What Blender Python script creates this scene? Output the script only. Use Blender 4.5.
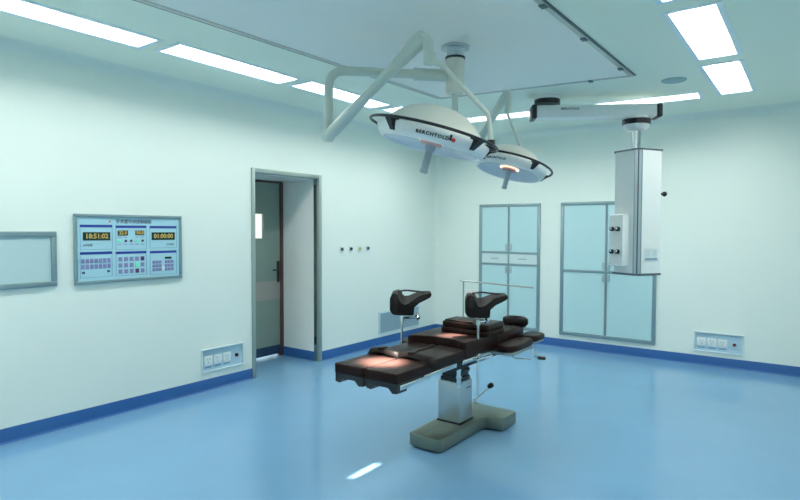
import bpy, bmesh, math, random
from mathutils import Vector, Matrix, Euler

# ---------------------------------------------------------------- clean start
for o in list(bpy.data.objects):
    bpy.data.objects.remove(o, do_unlink=True)
SC = bpy.context.scene
COL = SC.collection
PI = math.pi

# ---------------------------------------------------------------- camera
cam_d = bpy.data.cameras.new('camera')
cam = bpy.data.objects.new('camera', cam_d)
COL.objects.link(cam)
_p, _y, _r = 0.0353, -0.6323, -0.0027
_fwd = Vector((math.sin(_y) * math.cos(_p), math.cos(_y) * math.cos(_p), -math.sin(_p)))
_right = Vector((math.cos(_y), -math.sin(_y), 0))
_down = _fwd.cross(_right)
_r2 = _right * math.cos(_r) + _down * math.sin(_r)
_d2 = -_right * math.sin(_r) + _down * math.cos(_r)
_m = Matrix((_r2, -_d2, -_fwd)).transposed().to_4x4()
_m.translation = Vector((0, 0, 1.5))
cam.matrix_world = _m
cam_d.sensor_width = 36.0
cam_d.lens = 568.06 * 36.0 / 800.0
cam_d.clip_start = 0.02
SC.camera = cam

# ---------------------------------------------------------------- world, exposure
w = bpy.data.worlds.new('world')
SC.world = w
w.use_nodes = True
w.node_tree.nodes['Background'].inputs[0].default_value = (0.55, 0.75, 0.8, 1)
w.node_tree.nodes['Background'].inputs[1].default_value = 0.0
SC.view_settings.view_transform = 'Standard'
SC.view_settings.look = 'None'
SC.view_settings.exposure = 0.04
SC.view_settings.gamma = 1.0
SC.view_settings.use_curve_mapping = False

PANEL_LIGHT = 16.0          # luminance of the ceiling light diffusers
LAMP_W = 3200.0               # surgical lamp beam power
CORRIDOR_W = 60.0

# ---------------------------------------------------------------- materials
def srgb(r, g, b):
    f = lambda c: (c / 255 / 12.92) if c / 255 <= 0.04045 else ((c / 255 + 0.055) / 1.055) ** 2.4
    return (f(r), f(g), f(b), 1)

def mat(name, col, rough=0.5, metal=0.0, spec=0.5, emit=None, es=0.0, noise=0.0, nscale=8.0, bump=0.0, bscale=60.0, coat=0.0, alpha=None, trans=0.0):
    m = bpy.data.materials.new(name)
    m.use_nodes = True
    nt = m.node_tree
    b = nt.nodes['Principled BSDF']
    b.inputs['Base Color'].default_value = col
    b.inputs['Roughness'].default_value = rough
    b.inputs['Metallic'].default_value = metal
    b.inputs['Specular IOR Level'].default_value = spec
    b.inputs['Coat Weight'].default_value = coat
    b.inputs['Coat Roughness'].default_value = 0.05
    b.inputs['Transmission Weight'].default_value = trans
    if emit:
        b.inputs['Emission Color'].default_value = emit
        b.inputs['Emission Strength'].default_value = es
    tc = nt.nodes.new('ShaderNodeTexCoord')
    if noise > 0:
        n = nt.nodes.new('ShaderNodeTexNoise')
        n.inputs['Scale'].default_value = nscale
        n.inputs['Detail'].default_value = 4
        nt.links.new(tc.outputs['Object'], n.inputs['Vector'])
        mx = nt.nodes.new('ShaderNodeMix')
        mx.data_type = 'RGBA'
        mx.inputs['A'].default_value = tuple(c * (1 - noise) for c in col[:3]) + (1,)
        mx.inputs['B'].default_value = tuple(min(1, c * (1 + noise)) for c in col[:3]) + (1,)
        nt.links.new(n.outputs['Fac'], mx.inputs['Factor'])
        nt.links.new(mx.outputs['Result'], b.inputs['Base Color'])
    if bump > 0:
        n = nt.nodes.new('ShaderNodeTexNoise')
        n.inputs['Scale'].default_value = bscale
        n.inputs['Detail'].default_value = 3
        nt.links.new(tc.outputs['Object'], n.inputs['Vector'])
        bp = nt.nodes.new('ShaderNodeBump')
        bp.inputs['Strength'].default_value = bump
        bp.inputs['Distance'].default_value = 0.01
        nt.links.new(n.outputs['Fac'], bp.inputs['Height'])
        nt.links.new(bp.outputs['Normal'], b.inputs['Normal'])
    return m

M = {
    'wall': mat('wall_enamel', (0.81, 0.91, 0.85, 1), 0.42, spec=0.35, noise=0.015, nscale=1.5),
    'lining': mat('recess_wall_brightened', (0.92, 0.96, 0.92, 1), 0.4),  # lighter than the wall, stands in for light missing from the recess
    'ceiling': mat('ceiling_enamel', (0.88, 0.97, 0.85, 1), 0.5, spec=0.3, noise=0.015, nscale=1.5),
    'floor': mat('floor_vinyl', (0.18, 0.375, 0.58, 1), 0.13, spec=0.5, noise=0.05, nscale=2.5, bump=0.015, bscale=9),
    'cove': mat('floor_cove_vinyl', (0.028, 0.125, 0.36, 1), 0.3, spec=0.4, noise=0.05, nscale=6),
    'steel_frame': mat('brushed_frame', (0.30, 0.42, 0.45, 1), 0.38, metal=0.65),
    'door_frame': mat('door_frame_steel', (0.38, 0.46, 0.43, 1), 0.42, metal=0.5),
    'mirror_steel': mat('mirror_steel', (0.35, 0.42, 0.38, 1), 0.06, metal=1.0),
    'door_leaf': mat('door_leaf_paint', (0.23, 0.31, 0.27, 1), 0.4, noise=0.05, nscale=3),
    'door_band': mat('door_band_steel', (0.38, 0.36, 0.33, 1), 0.35, metal=0.5),
    'door_edge': mat('door_edge_brown', (0.10, 0.05, 0.045, 1), 0.45),
    'pane': mat('cabinet_pane', (0.53, 0.78, 0.80, 1), 0.12, spec=0.5),
    'pane2': mat('viewer_pane', (0.50, 0.68, 0.70, 1), 0.15, spec=0.5),
    'drawer': mat('drawer_front', (0.66, 0.80, 0.80, 1), 0.3),
    'chrome': mat('chrome', (0.72, 0.75, 0.76, 1), 0.16, metal=1.0),
    'kick': mat('kick_plate_navy', (0.018, 0.05, 0.11, 1), 0.35),
    'steel': mat('stainless_steel', (0.42, 0.45, 0.45, 1), 0.3, metal=0.9, noise=0.08, nscale=20),
    'basesteel': mat('base_steel', (0.20, 0.235, 0.20, 1), 0.28, metal=0.7, noise=0.12, nscale=9),
    'dark_metal': mat('dark_metal', (0.035, 0.04, 0.045, 1), 0.4, metal=0.5),
    'black': mat('black_plastic', (0.008, 0.009, 0.013, 1), 0.35),
    'leather': mat('oxblood_leather', (0.019, 0.009, 0.0075, 1), 0.38, spec=0.13, noise=0.25, nscale=12, bump=0.06, bscale=120),
    'leather_dark': mat('black_leather', (0.006, 0.003, 0.003, 1), 0.5, spec=0.25, noise=0.25, nscale=12),
    'white_enamel': mat('white_enamel', (0.82, 0.86, 0.85, 1), 0.3, coat=0.2),
    'cream': mat('cream_enamel', (0.72, 0.74, 0.66, 1), 0.35, coat=0.2),
    'arm_enamel': mat('arm_enamel', (0.60, 0.68, 0.62, 1), 0.32, coat=0.2),
    'lens': mat('lamp_lens', (0.72, 0.76, 0.80, 1), 0.25, spec=0.6),
    'lamp_glow': mat('lamp_glow', (1, 0.8, 0.65, 1), 0.4, emit=(1, 0.62, 0.42, 1), es=1.5),
    'handle_grey': mat('handle_grey', (0.38, 0.46, 0.50, 1), 0.3),
    'pinkring': mat('copper_ring', (0.55, 0.36, 0.34, 1), 0.3, metal=0.3),
    'alu': mat('brushed_aluminium', (0.52, 0.60, 0.64, 1), 0.34, metal=0.8),
    'pend_face': mat('pendant_face', (0.90, 0.95, 0.94, 1), 0.28),
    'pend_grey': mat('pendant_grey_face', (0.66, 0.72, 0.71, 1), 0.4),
    'pend_dark': mat('pendant_dark_trim', (0.10, 0.14, 0.18, 1), 0.35),
    'panel_face': mat('control_panel_face', (0.42, 0.71, 0.80, 1), 0.25),
    'navy': mat('panel_navy', srgb(35, 65, 155), 0.4),
    'line': mat('panel_line', srgb(110, 155, 190), 0.4),
    'lcd': mat('display_dark', srgb(25, 62, 52), 0.25),
    'digit': mat('display_digit', (0.5, 0.36, 0.1, 1), 0.5, emit=(0.75, 0.5, 0.12, 1), es=0.12),
    'ink': mat('ink', srgb(70, 85, 110), 0.5),
    'lilac': mat('key_lilac', srgb(138, 140, 188), 0.4),
    'keydark': mat('key_dark', srgb(85, 62, 110), 0.4),
    'green': mat('led_green', (0.1, 0.6, 0.35, 1), 0.4, emit=(0.1, 0.7, 0.4, 1), es=0.4),
    'red': mat('red_mark', (0.6, 0.03, 0.03, 1), 0.4),
    'socket': mat('socket_plate', (0.66, 0.80, 0.84, 1), 0.35),
    'socket_white': mat('socket_white', (0.78, 0.86, 0.84, 1), 0.3),
    'socket_recess': mat('socket_recess', (0.50, 0.70, 0.80, 1), 0.4),
    'yellow': mat('yellow_disc', srgb(200, 195, 80), 0.4),
    'teal_disc': mat('teal_disc', srgb(50, 80, 85), 0.4),
    'vent': mat('vent_louvre', (0.36, 0.52, 0.60, 1), 0.4, metal=0.3),
    'filter': mat('filter_fabric', (0.93, 0.95, 0.90, 1), 0.7, noise=0.03, nscale=2),
    'frame_alu': mat('anodised_strip', (0.52, 0.55, 0.52, 1), 0.35, metal=0.6),
    'gap': mat('dark_gap', (0.10, 0.16, 0.18, 1), 0.6),
    'speaker': mat('speaker_grille', (0.34, 0.52, 0.52, 1), 0.6),
    'diffuser': mat('light_diffuser', (0.9, 0.95, 1, 1), 0.5, emit=(1.0, 0.985, 0.94, 1), es=PANEL_LIGHT),
    'reflector': mat('light_reflector', (0.35, 0.38, 0.38, 1), 0.5),
    'light_frame': mat('light_frame', (0.78, 0.92, 0.96, 1), 0.4),
    'corridor': mat('corridor_wall', (0.8, 0.8, 0.78, 1), 0.5),
    'glass': mat('door_glass', (0.95, 0.97, 0.97, 1), 0.02, trans=1.0),
}

# ---------------------------------------------------------------- geometry helpers
def rot_to(axis):
    return Vector((0, 0, 1)).rotation_difference(Vector(axis).normalized()).to_matrix().to_4x4()

def merge(dst, src, mtx=None):
    if mtx is not None:
        bmesh.ops.transform(src, matrix=mtx, verts=src.verts)
    me = bpy.data.meshes.new('tmp')
    src.to_mesh(me)
    src.free()
    dst.from_mesh(me)
    bpy.data.meshes.remove(me)

def box(bm, x0, x1, y0, y1, z0, z1, bev=0.0, seg=2, mtx=None):
    b = bmesh.new()
    bmesh.ops.create_cube(b, size=1.0)
    bmesh.ops.transform(b, matrix=Matrix.Translation(((x0 + x1) / 2, (y0 + y1) / 2, (z0 + z1) / 2)) @
                        Matrix.Diagonal((abs(x1 - x0), abs(y1 - y0), abs(z1 - z0), 1)), verts=b.verts)
    if bev > 0:
        bmesh.ops.bevel(b, geom=list(b.edges), offset=bev, segments=seg, profile=0.5, affect='EDGES')
    merge(bm, b, mtx)
    return bm

def prism(bm, pts, z0, z1, bev=0.0, seg=2, mtx=None):
    """outline in XY extruded along Z"""
    b = bmesh.new()
    v0 = [b.verts.new((p[0], p[1], z0)) for p in pts]
    v1 = [b.verts.new((p[0], p[1], z1)) for p in pts]
    n = len(pts)
    b.faces.new(v0[::-1])
    b.faces.new(v1)
    for i in range(n):
        b.faces.new((v0[i], v0[(i + 1) % n], v1[(i + 1) % n], v1[i]))
    bmesh.ops.recalc_face_normals(b, faces=b.faces)
    if bev > 0:
        es = [e for e in b.edges if abs(e.verts[0].co.z - e.verts[1].co.z) < 1e-6]
        bmesh.ops.bevel(b, geom=es, offset=bev, segments=seg, profile=0.5, affect='EDGES')
    merge(bm, b, mtx)
    return bm

def tube(bm, pts, r, n=14, closed=False, caps=True):
    pts = [Vector(p) for p in pts]
    rr = r if isinstance(r, (list, tuple)) else [r] * len(pts)
    b = bmesh.new()
    rings = []
    N = len(pts)
    prev = None
    for i, p in enumerate(pts):
        if closed:
            t = (pts[(i + 1) % N] - pts[i - 1]).normalized()
        elif i == 0:
            t = (pts[1] - p).normalized()
        elif i == N - 1:
            t = (p - pts[-2]).normalized()
        else:
            t = ((pts[i + 1] - p).normalized() + (p - pts[i - 1]).normalized()).normalized()
        if prev is None:
            a = Vector((0, 0, 1)) if abs(t.z) < 0.9 else Vector((1, 0, 0))
            u = t.cross(a).normalized()
        else:
            u = (prev - t * prev.dot(t)).normalized()
        prev = u
        v = t.cross(u)
        rings.append([b.verts.new(p + (u * math.cos(2 * PI * k / n) + v * math.sin(2 * PI * k / n)) * rr[i]) for k in range(n)])
    m = N if closed else N - 1
    for i in range(m):
        A, B = rings[i], rings[(i + 1) % N]
        for k in range(n):
            b.faces.new((A[k], A[(k + 1) % n], B[(k + 1) % n], B[k]))
    if caps and not closed:
        b.faces.new(rings[0][::-1])
        b.faces.new(rings[-1])
    bmesh.ops.recalc_face_normals(b, faces=b.faces)
    merge(bm, b)
    return bm

def bend(pts, rad, k=6):
    """round the inner corners of a polyline"""
    pts = [Vector(p) for p in pts]
    out = [pts[0]]
    for i in range(1, len(pts) - 1):
        a = (pts[i - 1] - pts[i]); c = (pts[i + 1] - pts[i])
        r = min(rad, a.length * .49, c.length * .49)
        A = pts[i] + a.normalized() * r; C = pts[i] + c.normalized() * r
        for j in range(k + 1):
            t = j / k
            out.append(A * (1 - t) ** 2 + pts[i] * 2 * t * (1 - t) + C * t * t)
    out.append(pts[-1])
    return out

def lathe(bm, prof, n=48, mtx=None, cap=True):
    """profile of (r, z) around Z"""
    b = bmesh.new()
    rings = []
    for r, z in prof:
        if r < 1e-5:
            rings.append([b.verts.new((0, 0, z))])
        else:
            rings.append([b.verts.new((r * math.cos(2 * PI * k / n), r * math.sin(2 * PI * k / n), z)) for k in range(n)])
    for A, B in zip(rings[:-1], rings[1:]):
        if len(A) == 1 and len(B) == 1:
            continue
        for k in range(n):
            if len(A) == 1:
                b.faces.new((A[0], B[(k + 1) % n], B[k]))
            elif len(B) == 1:
                b.faces.new((A[k], A[(k + 1) % n], B[0]))
            else:
                b.faces.new((A[k], A[(k + 1) % n], B[(k + 1) % n], B[k]))
    if cap:
        if len(rings[0]) > 1:
            b.faces.new(rings[0])
        if len(rings[-1]) > 1:
            b.faces.new(rings[-1])
    bmesh.ops.recalc_face_normals(b, faces=b.faces)
    merge(bm, b, mtx)
    return bm

def cyl(bm, p0, p1, r, n=20, r1=None, bev=0.0):
    return tube(bm, [p0, p1], [r, r if r1 is None else r1], n)

def text_bm(s, size, depth=0.001, align='CENTER', bold=0.0, gap=0.0):
    cu = bpy.data.curves.new('txt', 'FONT')
    cu.body = s
    cu.size = size
    cu.extrude = depth / 2
    cu.offset = bold
    cu.align_x = align
    cu.align_y = 'CENTER'
    cu.resolution_u = 2
    cu.space_character = 1.0 + gap
    o = bpy.data.objects.new('txt', cu)
    COL.objects.link(o)
    dg = bpy.context.evaluated_depsgraph_get()
    me = bpy.data.meshes.new_from_object(o.evaluated_get(dg))
    b = bmesh.new()
    b.from_mesh(me)
    bpy.data.meshes.remove(me)
    bpy.data.objects.remove(o, do_unlink=True)
    bpy.data.curves.remove(cu)
    return b

def obj(name, bm, material, parent=None, origin=None, ang=35):
    """link one mesh; verts are in world space unless parent has its own origin (stored as 'o')"""
    me = bpy.data.meshes.new(name)
    bm.to_mesh(me)
    bm.free()
    for p in me.polygons:
        p.use_smooth = True
    me.set_sharp_from_angle(angle=math.radians(ang))
    me.materials.append(M[material] if isinstance(material, str) else material)
    o = bpy.data.objects.new(name, me)
    COL.objects.link(o)
    if parent is not None:
        o.parent = parent
        org = ORG.get(parent.name, Vector((0, 0, 0)))
        me.transform(Matrix.Translation(-org))
        ORG[o.name] = org
    elif origin is not None:
        me.transform(Matrix.Translation(-Vector(origin)))
        o.location = origin
        ORG[o.name] = Vector(origin)
    return o
ORG = {}

def thing(name, label, cat, loc=(0, 0, 0), rotz=0.0, group=None, local=False):
    """Empty at the thing's base; parts modelled in world space (local=False) or in the thing's own space"""
    o = bpy.data.objects.new(name, None)
    COL.objects.link(o)
    o.empty_display_size = 0.1
    o.location = loc
    o.rotation_euler = (0, 0, rotz)
    ORG[o.name] = Vector((0, 0, 0)) if local else Vector(loc)
    o['label'] = label
    o['category'] = cat
    if group:
        o['group'] = group
    return o

def tag(o, label, cat, group=None):
    o['label'] = label
    o['category'] = cat
    if group:
        o['group'] = group
    return o

def struct(name, bm, material, parent=None, label=None, ang=35):
    o = obj(name, bm, material, parent, ang=ang)
    if parent is None:
        o['kind'] = 'structure'
    if label:
        o['label'] = label
    return o

def dup(root, loc, rotz=0.0, label=None):
    r = root.copy()
    COL.objects.link(r)
    r.location = loc
    r.rotation_euler = (0, 0, rotz)
    if label:
        r['label'] = label
    for ch in list(root.children):
        c = ch.copy()
        COL.objects.link(c)
        c.parent = r
        for g in list(ch.children):
            d = g.copy()
            COL.objects.link(d)
            d.parent = c
    return r

B = bmesh.new

# ================================================================ SETTING
XL, XR, YF, YB, HC = -4.55, 0.75, -0.7, 7.1, 2.8
DY0, DY1, DH = 3.725, 4.655, 2.085        # door opening in the left wall
XD = -5.15                                 # plane of the door leaf

b = B(); box(b, XL - 2.6, XR + 0.2, YF - 0.2, YB + 0.2, -0.15, 0.0)
struct('floor', b, 'floor', label='glossy light blue vinyl floor')
b = B(); box(b, XL - 0.6, XR + 0.2, YF - 0.2, YB + 0.2, HC, HC + 0.12)
struct('ceiling', b, 'ceiling', label='pale blue-green metal panel ceiling')

b = B()
box(b, XL - 0.55, XL, YF - 0.2, DY0, 0, HC)
box(b, XL - 0.55, XL, DY1, YB + 0.2, 0, HC)
box(b, XL - 0.55, XL, DY0, DY1, DH, HC)
struct('wall_left', b, 'wall', label='pale mint left wall with the door recess')
b = B(); box(b, XL, XR + 0.2, YB, YB + 0.2, 0, HC)
struct('wall_back', b, 'wall', label='pale mint back wall behind the cabinets')
b = B(); box(b, XR, XR + 0.2, YF, YB, 0, HC)
struct('wall_right', b, 'wall')
b = B(); box(b, XL, XR + 0.2, YF - 0.2, YF, 0, HC)
struct('wall_front', b, 'wall')

# rounded coves between walls and ceiling, and in the wall corner
def cove(x0, y0, x1, y1, nx, ny, r, zc, up, name, material, seg=10, fill=0.01):
    """quarter-round along a wall; (nx,ny) points into the room, concave towards the room"""
    b = B()
    prof = []
    for k in range(seg + 1):
        a = PI / 2 * k / seg
        d = r - r * math.sin(a)          # away from the wall
        h = r - r * math.cos(a)          # along z, away from start
        # a=0: on the ceiling/floor at distance r ; a=90: on the wall at height r
        prof.append((d, h))
    prof.append((-fill, r)); prof.append((-fill, -fill)); prof.append((r, -fill))
    rows = []
    for (x, y, sx) in ((x0, y0, 0), (x1, y1, 1)):
        rows.append([b.verts.new((x + nx * d, y + ny * d, zc - h if up else zc + h)) for d, h in prof])
    n = len(prof)
    for k in range(n):
        b.faces.new((rows[0][k], rows[0][(k + 1) % n], rows[1][(k + 1) % n], rows[1][k]))
    b.faces.new(rows[0]); b.faces.new(rows[1][::-1])
    bmesh.ops.recalc_face_normals(b, faces=b.faces)
    return struct(name, b, material, ang=40)

cove(XL, YF, XL, YB, 1, 0, 0.10, HC, True, 'trim_1', 'wall')
cove(XL, YB, XR, YB, 0, -1, 0.10, HC, True, 'trim_2', 'wall')
# vertical rounded corner left/back
b = B()
r = 0.06
pts = [(XL - .01, YB + .01), (XL - .01, YB - r)] + [(XL + r - r * math.cos(a), YB - r + r * math.sin(a)) for a in [PI / 2 * k / 8 for k in range(9)]] + [(XL + r, YB + .01)]
prism(b, pts, 0.0, HC)
struct('trim_3', b, 'wall', ang=40)

# baseboards: dark blue vinyl turned up the wall, rounded into the floor
BH = 0.105
def baseboard(name, x0, y0, x1, y1, nx, ny):
    b = B()
    r = 0.018
    prof = [(-.01, BH), (0.006, BH), (0.008, BH - .004), (0.008, r)]
    prof += [(0.008 + r - r * math.cos(a), r - r * math.sin(a) + 0.001) for a in [PI / 2 * k / 6 for k in range(1, 7)]]
    prof += [(0.008 + r, -0.01), (-.01, -0.01)]
    rows = [[b.verts.new((x + nx * d, y + ny * d, h)) for d, h in prof] for x, y in ((x0, y0), (x1, y1))]
    n = len(prof)
    for k in range(n):
        b.faces.new((rows[0][k], rows[0][(k + 1) % n], rows[1][(k + 1) % n], rows[1][k]))
    b.faces.new(rows[0]); b.faces.new(rows[1][::-1])
    bmesh.ops.recalc_face_normals(b, faces=b.faces)
    return struct(name, b, 'cove', label='dark blue vinyl baseboard')
bb = baseboard('baseboard_left', XL, YF, XL, DY0 - 0.03, 1, 0)
baseboard('baseboard_left_far', XL, DY1 + 0.03, XL, YB, 1, 0)
baseboard('baseboard_back', XL, YB, XR, YB, 0, -1)
baseboard('baseboard_door', XD + .02, DY1 - .02, XL - 0.06, DY1 - .02, 0, -1)

b = B()
r = 0.07
pts = [(XL - .01, YB + .01), (XL - .01, YB - r)] + [(XL + .008 + r - r * math.cos(a), YB - .008 - r + r * math.sin(a)) for a in [PI / 2 * k / 8 for k in range(9)]] + [(XL + r, YB + .01)]
prism(b, pts, -0.01, BH)
struct('baseboard_corner', b, 'cove', ang=40)

# door recess lining + frame + leaf
b = B()
box(b, XD, XL - 0.06, DY1 - 0.02, DY1, 0, DH)
box(b, XD, XL - 0.06, DY0, DY0 + .02, 0, DH)
box(b, XD, XL - 0.06, DY0 + .02, DY1 - .02, DH - 0.02, DH)
struct('trim_4', b, 'lining')  # recess brightness painted in by the lighter colour

door = thing('door_1', 'grey-green door at the back of a recess, with a narrow lit window', 'door', (XD, (DY0 + DY1) / 2, 0))
door['kind'] = 'structure'
b = B()   # outer architrave, slim stainless
box(b, XL - 0.06, XL + 0.018, DY0 - 0.028, DY0 + 0.012, 0, DH + 0.03, 0.003)
box(b, XL - 0.06, XL + 0.018, DY1 - 0.012, DY1 + 0.028, 0, DH + 0.03, 0.003)
box(b, XL - 0.06, XL + 0.018, DY0 + 0.012, DY1 - 0.012, DH - 0.012, DH + 0.03, 0.003)
obj('door_frame', b, 'door_frame', door)
b = B()
box(b, XL - 0.058, XL - 0.02, DY1 - 0.026, DY1 - 0.013, 0, DH - 0.01)
box(b, XL - 0.058, XL - 0.02, DY0 + 0.013, DY0 + 0.026, 0, DH - 0.01)
obj('jamb_lining', b, 'mirror_steel', door)['label'] = 'mirror-polished steel jamb'
b = B()
box(b, XD - .03, XD + .035, DY1 - 0.067, DY1 - 0.02, 0, DH - 0.02, 0.004)
box(b, XD - .03, XD + .035, DY0 + .02, DY1 - .067, DH - 0.045, DH - 0.02, 0.004)
obj('rear_frame', b, 'door_edge', door)['label'] = 'dark brown rear door post'
b = B()
LY0, LY1 = DY0 + .02, DY1 - 0.067
WY0, WY1, WZ0, WZ1 = 4.10, 4.35, 1.40, 1.68
box(b, XD - .02, XD + .02, LY0, WY0, 0.03, DH - 0.045)
box(b, XD - .02, XD + .02, WY1, LY1, 0.03, DH - 0.045)
box(b, XD - .02, XD + .02, WY0, WY1, 0.03, WZ0)
box(b, XD - .02, XD + .02, WY0, WY1, WZ1, DH - 0.045)
leaf = obj('leaf', b, 'door_leaf', door)
b = B(); box(b, XD - .004, XD + .004, WY0, WY1, WZ0, WZ1)
obj('pane', b, 'glass', leaf)
b = B(); box(b, XD + .02, XD + .023, LY0, LY1, 0.68, 0.90)
obj('push_band', b, 'door_band', leaf)
b = B(); box(b, XD + .02, XD + .024, LY0, LY1, 0.03, 0.135)
obj('kick_plate', b, 'kick', leaf)
b = B()
box(b, XD + .02, XD + .03, LY1 - .05, LY1 - 0.01, 0.88, 1.13, 0.003)
tube(b, bend([(XD + .03, LY1 - .03, 1.03), (XD + .075, LY1 - .03, 1.03), (XD + .075, LY1 - .15, 1.03)], .02), 0.009)
obj('handle', b, 'dark_metal', leaf)

# corridor beyond the door
b = B()
box(b, XD - 1.5, XD - 1.4, 2.6, 5.9, 0, 2.5)
box(b, XD - 1.5, XL - .55, 2.5, 2.6, 0, 2.5)
box(b, XD - 1.5, XL - .55, 5.9, 6.0, 0, 2.5)
struct('wall_corridor', b, 'corridor')
b = B(); box(b, XD - 1.5, XL - .55, 2.5, 6.0, 2.5, 2.6)
struct('ceiling_corridor', b, 'corridor')
la = bpy.data.lights.new('corridor_lamp', 'AREA'); la.energy = CORRIDOR_W; la.size = 0.9; la.color = (1, 0.95, 0.9)
lo = bpy.data.objects.new('corridor_lamp', la); COL.objects.link(lo); lo.location = (XD - 0.75, 4.2, 2.45)

# ================================================================ CEILING: filter panel, lights, speaker
RECESS = 0.09
def ceil_light(name_label, y_len, mid):
    t = thing('ceiling_light', name_label, 'light', mid, 0, 'recessed ceiling lights', local=True)
    hw, hl = 0.125, y_len / 2
    b = B()
    e = 0.035
    for x0, x1, y0, y1 in ((-hw - e, -hw, -hl - e, hl + e), (hw, hw + e, -hl - e, hl + e), (-hw, hw, -hl - e, -hl), (-hw, hw, hl, hl + e)):
        box(b, x0, x1, y0, y1, -0.004, 0.0)
    obj('frame', b, 'light_frame', t)
    b = B()
    D = RECESS
    box(b, -hw - .012, -hw, -hl - .012, hl + .012, 0, D); box(b, hw, hw + .012, -hl - .012, hl + .012, 0, D)
    box(b, -hw, hw, -hl - .012, -hl, 0, D); box(b, -hw, hw, hl, hl + .012, 0, D)
    obj('reflector', b, 'reflector', t)
    b = B(); box(b, -hw, hw, -hl, hl, D - .006, D)
    obj('diffuser', b, 'diffuser', t)
    return t
ZL = HC + 0.0
L0 = ceil_light('long light panel above the left wall, second to the right of the blank film viewer', 1.125, (-3.765, 2.905, ZL))
left_rows = [
    (-3.805, 1.635, 'ceiling light panel above the left wall, at the left edge of the photo'),
    (-3.73, 4.165, 'ceiling light panel above the left wall, behind the bent lamp arm'),
    (-3.83, 0.36, 'ceiling light panel of the left row, just outside the left edge of the photo'),
    (-3.685, 5.44, 'ceiling light panel of the left row, farthest, half hidden by the big lamp dome'),
]
for x, y, lab in left_rows:
    dup(L0, (x, y, ZL), 0, lab)
right_rows = [
    (-0.622, 4.295, 'wide ceiling light panel nearest the upper right corner of the photo'),
    (-0.632, 5.64, 'smaller-looking ceiling light panel below the brightest one, towards the back wall'),
    (-0.61, 2.955, 'ceiling light panel of the right row, just peeking in at the top edge'),
    (-0.60, 1.62, 'ceiling light panel of the right row, nearest the camera'),
]
for x, y, lab in right_rows:
    dup(L0, (x, y, ZL), 0, lab)
for x, y, lab in [(-1.50, 6.085, 'ceiling light strip along the back wall, above the pendant arm'),
                  (-2.80, 5.975, 'ceiling light strip along the back wall, seen between the lamp arms')]:
    dup(L0, (x, y, ZL), -PI / 2 + math.radians(4.5), lab)

for x, lab in ((-1.5, 'ceiling light panel along the front wall, nearer the right row'), (-2.9, 'ceiling light panel along the front wall, nearer the left row')):
    dup(L0, (x, 0.55, ZL), PI / 2, lab)

# cut the openings of the recessed lights out of the ceiling
bpy.context.view_layer.update()
cb = B()
for t in [o for o in COL.objects if o.name.startswith('ceiling_light') and o.type == 'EMPTY']:
    box(cb, -.131, .131, -.5685, .5685, -.05, RECESS - .001, 0, 1, Matrix.LocRotScale(t.location, t.rotation_euler, None))
cme = bpy.data.meshes.new('cutter'); cb.to_mesh(cme); cb.free()
cut = bpy.data.objects.new('cutter', cme); COL.objects.link(cut)
ceiling = bpy.data.objects['ceiling']
md = ceiling.modifiers.new('cut', 'BOOLEAN'); md.operation = 'DIFFERENCE'; md.solver = 'EXACT'; md.object = cut
bpy.context.view_layer.update()
nm = bpy.data.meshes.new_from_object(ceiling.evaluated_get(bpy.context.evaluated_depsgraph_get()))
ceiling.modifiers.clear()
ceiling.data = nm
bpy.data.objects.remove(cut, do_unlink=True)
for p_ in nm.polygons:
    p_.use_smooth = False

# laminar-flow filter panel
fp = thing('air_filter_panel', 'large pale blue rectangular clean-air ceiling panel with metal edging', 'ceiling panel', (-2.14, 3.45, HC))
C4 = [Vector((-3.13, 1.60, 0)), Vector((-3.02, 4.79, 0)), Vector((-1.245, 5.03, 0)), Vector((-1.275, 1.75, 0))]
def quad_inset(q, d):
    c = sum(q, Vector()) / 4
    out = []
    n = len(q)
    for i in range(n):
        p, a, e = q[i], (q[i - 1] - q[i]).normalized(), (q[(i + 1) % n] - q[i]).normalized()
        s = (a + e).normalized()
        sin_half = math.sqrt((1 - a.dot(e)) / 2)
        out.append(p + s * (d / sin_half))
    return out
def ring(bm, q0, q1, z0, z1):
    n = len(q0)
    V = [[bm.verts.new((p.x, p.y, z)) for p in q] for q, z in ((q0, z0), (q1, z0), (q1, z1), (q0, z1))]
    for i in range(n):
        j = (i + 1) % n
        for k in range(4):
            bm.faces.new((V[k][i], V[k][j], V[(k + 1) % 4][j], V[(k + 1) % 4][i]))
    bmesh.ops.recalc_face_normals(bm, faces=bm.faces)
q1 = quad_inset(C4, 0.012); q2 = quad_inset(C4, 0.045); q3 = quad_inset(C4, 0.052)
b = B(); ring(b, C4, q1, HC - 0.006, HC); obj('gap_seal', b, 'gap', fp)
b = B(); ring(b, q1, q2, HC - 0.014, HC); obj('edging', b, 'frame_alu', fp)
b = B(); prism(b, [(p.x, p.y) for p in q2], HC - 0.009, HC - 0.001); obj('filter_sheet', b, 'filter', fp)
b = B(); box(b, -0.003, 0.003, 0, 3.2, HC - .002, HC, 0, 1, Matrix.Translation((-3.16, 1.60, 0)) @ Matrix.Rotation(-math.atan2(.11, 3.19), 4, 'Z')); obj('outer_seam', b, 'gap', fp)
for i, (x, y) in enumerate([(-1.295, 3.15), (-1.292, 3.85), (-1.288, 4.72), (-1.60, 4.955)]):
    b = B(); box(b, x - .018, x + .018, y - .03, y + .03, HC - 0.022, HC - 0.013, 0.003)
    obj('latch', b, 'gap', fp)

# ceiling speaker
b = B()
lathe(b, [(0, -0.012), (0.082, -0.012), (0.096, -0.009), (0.102, 0.0)], 40, Matrix.Translation((-1.022, 5.391, HC)))
sp = obj('ceiling_speaker', b, 'speaker', origin=(-1.022, 5.391, HC))
tag(sp, 'round flush ceiling speaker beside the filter panel corner', 'speaker')

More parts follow.
